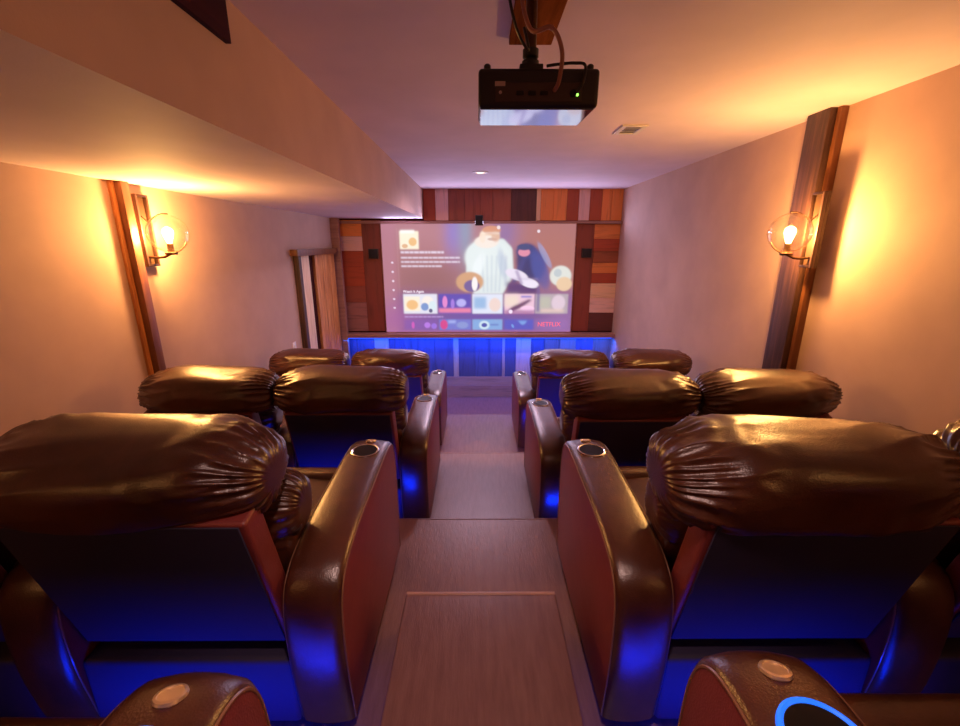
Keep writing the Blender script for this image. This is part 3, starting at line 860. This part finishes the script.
# shared seat meshes
def seat_parts():
    P = {}
    bm = bmesh.new(); box(bm, -HALF - .0, HALF + .0, -0.36, 0.40, 0.05, 0.30, 0.02, 3); P['base'] = mesh_of(bm, 'base'); P['base'].materials.append(M['back_cloth'])
    bm = bmesh.new()
    box(bm, -HALF + .004, HALF - .004, -0.26, 0.445, 0.30, 0.455, 0.05, 5)
    bmesh.ops.subdivide_edges(bm, edges=[e for e in bm.edges if e.calc_length() > 0.1], cuts=12, use_grid_fill=True)
    for v in bm.verts:
        if v.co.z > 0.42:
            v.co.z += 0.015 * math.cos(v.co.x / HALF * PI / 2) + 0.006 * noise.noise(v.co * 9)
    P['seat'] = mesh_of(bm, 'seat'); P['seat'].materials.append(M['leather'])
    bm = puff(HALF - .002, 0.055, 0.06, 0.35, 0.8, 48, 32, 0.006, 2)
    bmesh.ops.translate(bm, vec=(0, 0.425, 0.43), verts=bm.verts)
    P['seat_roll'] = mesh_of(bm, 'seat_roll'); P['seat_roll'].materials.append(M['leather'])
    bm = bmesh.new(); box(bm, -HALF + .01, HALF - .01, 0.402, 0.452, 0.07, 0.385, 0.02, 4); P['footrest'] = mesh_of(bm, 'footrest'); P['footrest'].materials.append(M['leather'])
    # leaning shell behind the cushions
    R = Matrix.Rotation(math.radians(15), 3, 'X')
    bm = bmesh.new(); box(bm, -HALF + .008, HALF - .008, -0.335, -0.255, 0.36, 0.87, 0.012, 3)
    bmesh.ops.rotate(bm, cent=(0, -0.30, 0.36), matrix=R, verts=bm.verts)
    P['back_shell'] = mesh_of(bm, 'back_shell'); P['back_shell'].materials.append(M['leather_side'])
    bm = bmesh.new(); box(bm, -HALF + .022, HALF - .022, -0.341, -0.336, 0.365, 0.865, 0.002, 1)
    bmesh.ops.rotate(bm, cent=(0, -0.30, 0.36), matrix=R, verts=bm.verts)
    P['rear_panel'] = mesh_of(bm, 'rear_panel'); P['rear_panel'].materials.append(M['back_cloth'])
    bm = puff(HALF + .0, 0.10, 0.17, 0.40, 0.72, 72, 48, 0.012, 4)
    bmesh.ops.rotate(bm, cent=(0, 0, 0), matrix=R, verts=bm.verts)
    bmesh.ops.translate(bm, vec=(0, -0.20, 0.59), verts=bm.verts)
    P['lumbar_cushion'] = mesh_of(bm, 'lumbar_cushion', angle=180); P['lumbar_cushion'].materials.append(M['leather'])
    bm = puff(HALF + .030, 0.115, 0.125, 0.42, 0.85, 112, 80, 0.018, 6)
    bmesh.ops.translate(bm, vec=(0, -0.215, 0.735), verts=bm.verts)
    P['shoulder_cushion'] = mesh_of(bm, 'shoulder_cushion', angle=180); P['shoulder_cushion'].materials.append(M['leather'])
    return P
P = seat_parts()
PIL = []
for s in range(3):
    bm = puff(0.378, 0.160, 0.126, 0.42, 0.80, 160, 128, 0.028, s + 1.0, 0.012)
    bmesh.ops.rotate(bm, cent=(0, 0, 0), matrix=Matrix.Rotation(math.radians(8), 3, 'X'), verts=bm.verts)
    bmesh.ops.translate(bm, vec=(0, -0.340, 0.94), verts=bm.verts)
    me = mesh_of(bm, 'head_pillow', angle=180); me.materials.append(M['leather']); PIL.append(me)

def build_recliner(kind, variant):
    t = thing('recliner', '', 'recliner')
    mo('base', P['base'], t)
    s = mo('seat', P['seat'], t); mo('seat_roll', P['seat_roll'], s)
    mo('footrest', P['footrest'], t)
    sh = mo('back_shell', P['back_shell'], t); mo('rear_panel', P['rear_panel'], sh)
    mo('lumbar_cushion', P['lumbar_cushion'], t)
    mo('shoulder_cushion', P['shoulder_cushion'], t)
    mo('head_pillow', PIL[variant], t)
    if kind == 'inner':
        build_arm(t, -HALF - ARMW / 2); build_arm(t, HALF + ARMW / 2)
    elif kind == 'outer_right': build_arm(t, HALF + ARMW / 2)
    else: build_arm(t, -HALF - ARMW / 2)
    return t
def copy_tree(o, parent=None):
    c = o.copy(); C.objects.link(c)
    if parent: c.parent = parent
    for ch in list(o.children): copy_tree(ch, c)
    return c

AX_R, AX_L = 0.385, -0.375
X_IN_R = AX_R + ARMW + HALF; X_OUT_R = X_IN_R + SEATW + ARMW
X_IN_L = AX_L - ARMW - HALF; X_OUT_L = X_IN_L - SEATW - ARMW
rows_ = [(0.157, ZF[4]), (1.35, ZF[3]), (2.82, ZF[2]), (4.52, ZF[1])]
offs = {(0, 'left'): (0, -0.035), (1, 'left'): (-0.008, 0), (2, 'left'): (0.065, -0.10), (2, 'right'): (-0.02, -0.20), (3, 'left'): (0.0, -0.1), (3, 'right'): (0.02, -0.15)}
rn = ['nearest row, only its arm showing', 'large second row from camera', 'middle row', 'far row by the screen']
protos = {}
for ri, (yy, zz_) in enumerate(rows_):
    for kind, x, side, pos in (('inner', X_IN_L, 'left', 'aisle seat'), ('inner', X_IN_R, 'right', 'aisle seat'),
                               ('outer_left', X_OUT_L, 'left', 'wall seat'), ('outer_right', X_OUT_R, 'right', 'wall seat')):
        if ri == 0 and kind != 'inner': continue
        if kind in protos: t = copy_tree(protos[kind])
        else: t = protos[kind] = build_recliner(kind, {'inner': 0, 'outer_left': 1, 'outer_right': 2}[kind])
        dx, dy = offs.get((ri, side), (0, 0))
        t.location = (x + dx, yy + dy, zz_)
        v = (ri * 2 + (1 if side == 'right' else 0)) % 3
        for ch in t.children:
            if ch.name.startswith('head_pillow'):
                if kind == 'inner': ch.data = PIL[v]
                ch.location.z = -0.025 if ri == 1 else 0.01
                ch.location.x = {(1, 'left'): -0.045, (1, 'right'): -0.02}.get((ri, side), 0)
                if ri == 2 and kind == 'outer_left': ch.location.x = 0.035
                if ri == 2 and kind == 'outer_right': ch.location.x = -0.03
            if ri == 0 and ch.name.startswith('armrest'):
                for g in ch.children:
                    if g.name.startswith('cup_ring'): g.data = RING_B
            elif ch.name.startswith('armrest'):
                for g in ch.children:
                    if g.name.startswith('cup_ring'): g.data = RING
        if ri == 0:
            t['label'] = ('brown leather recliner at bottom left, only its round-buttoned arm showing' if side == 'left'
                          else 'brown leather recliner at bottom right with blue glowing cup ring in its arm')
        else:
            t['label'] = 'brown leather recliner, %s %s of aisle, %s' % (pos, side, rn[ri])
        t['group'] = 'theatre recliners in rows either side of the aisle'
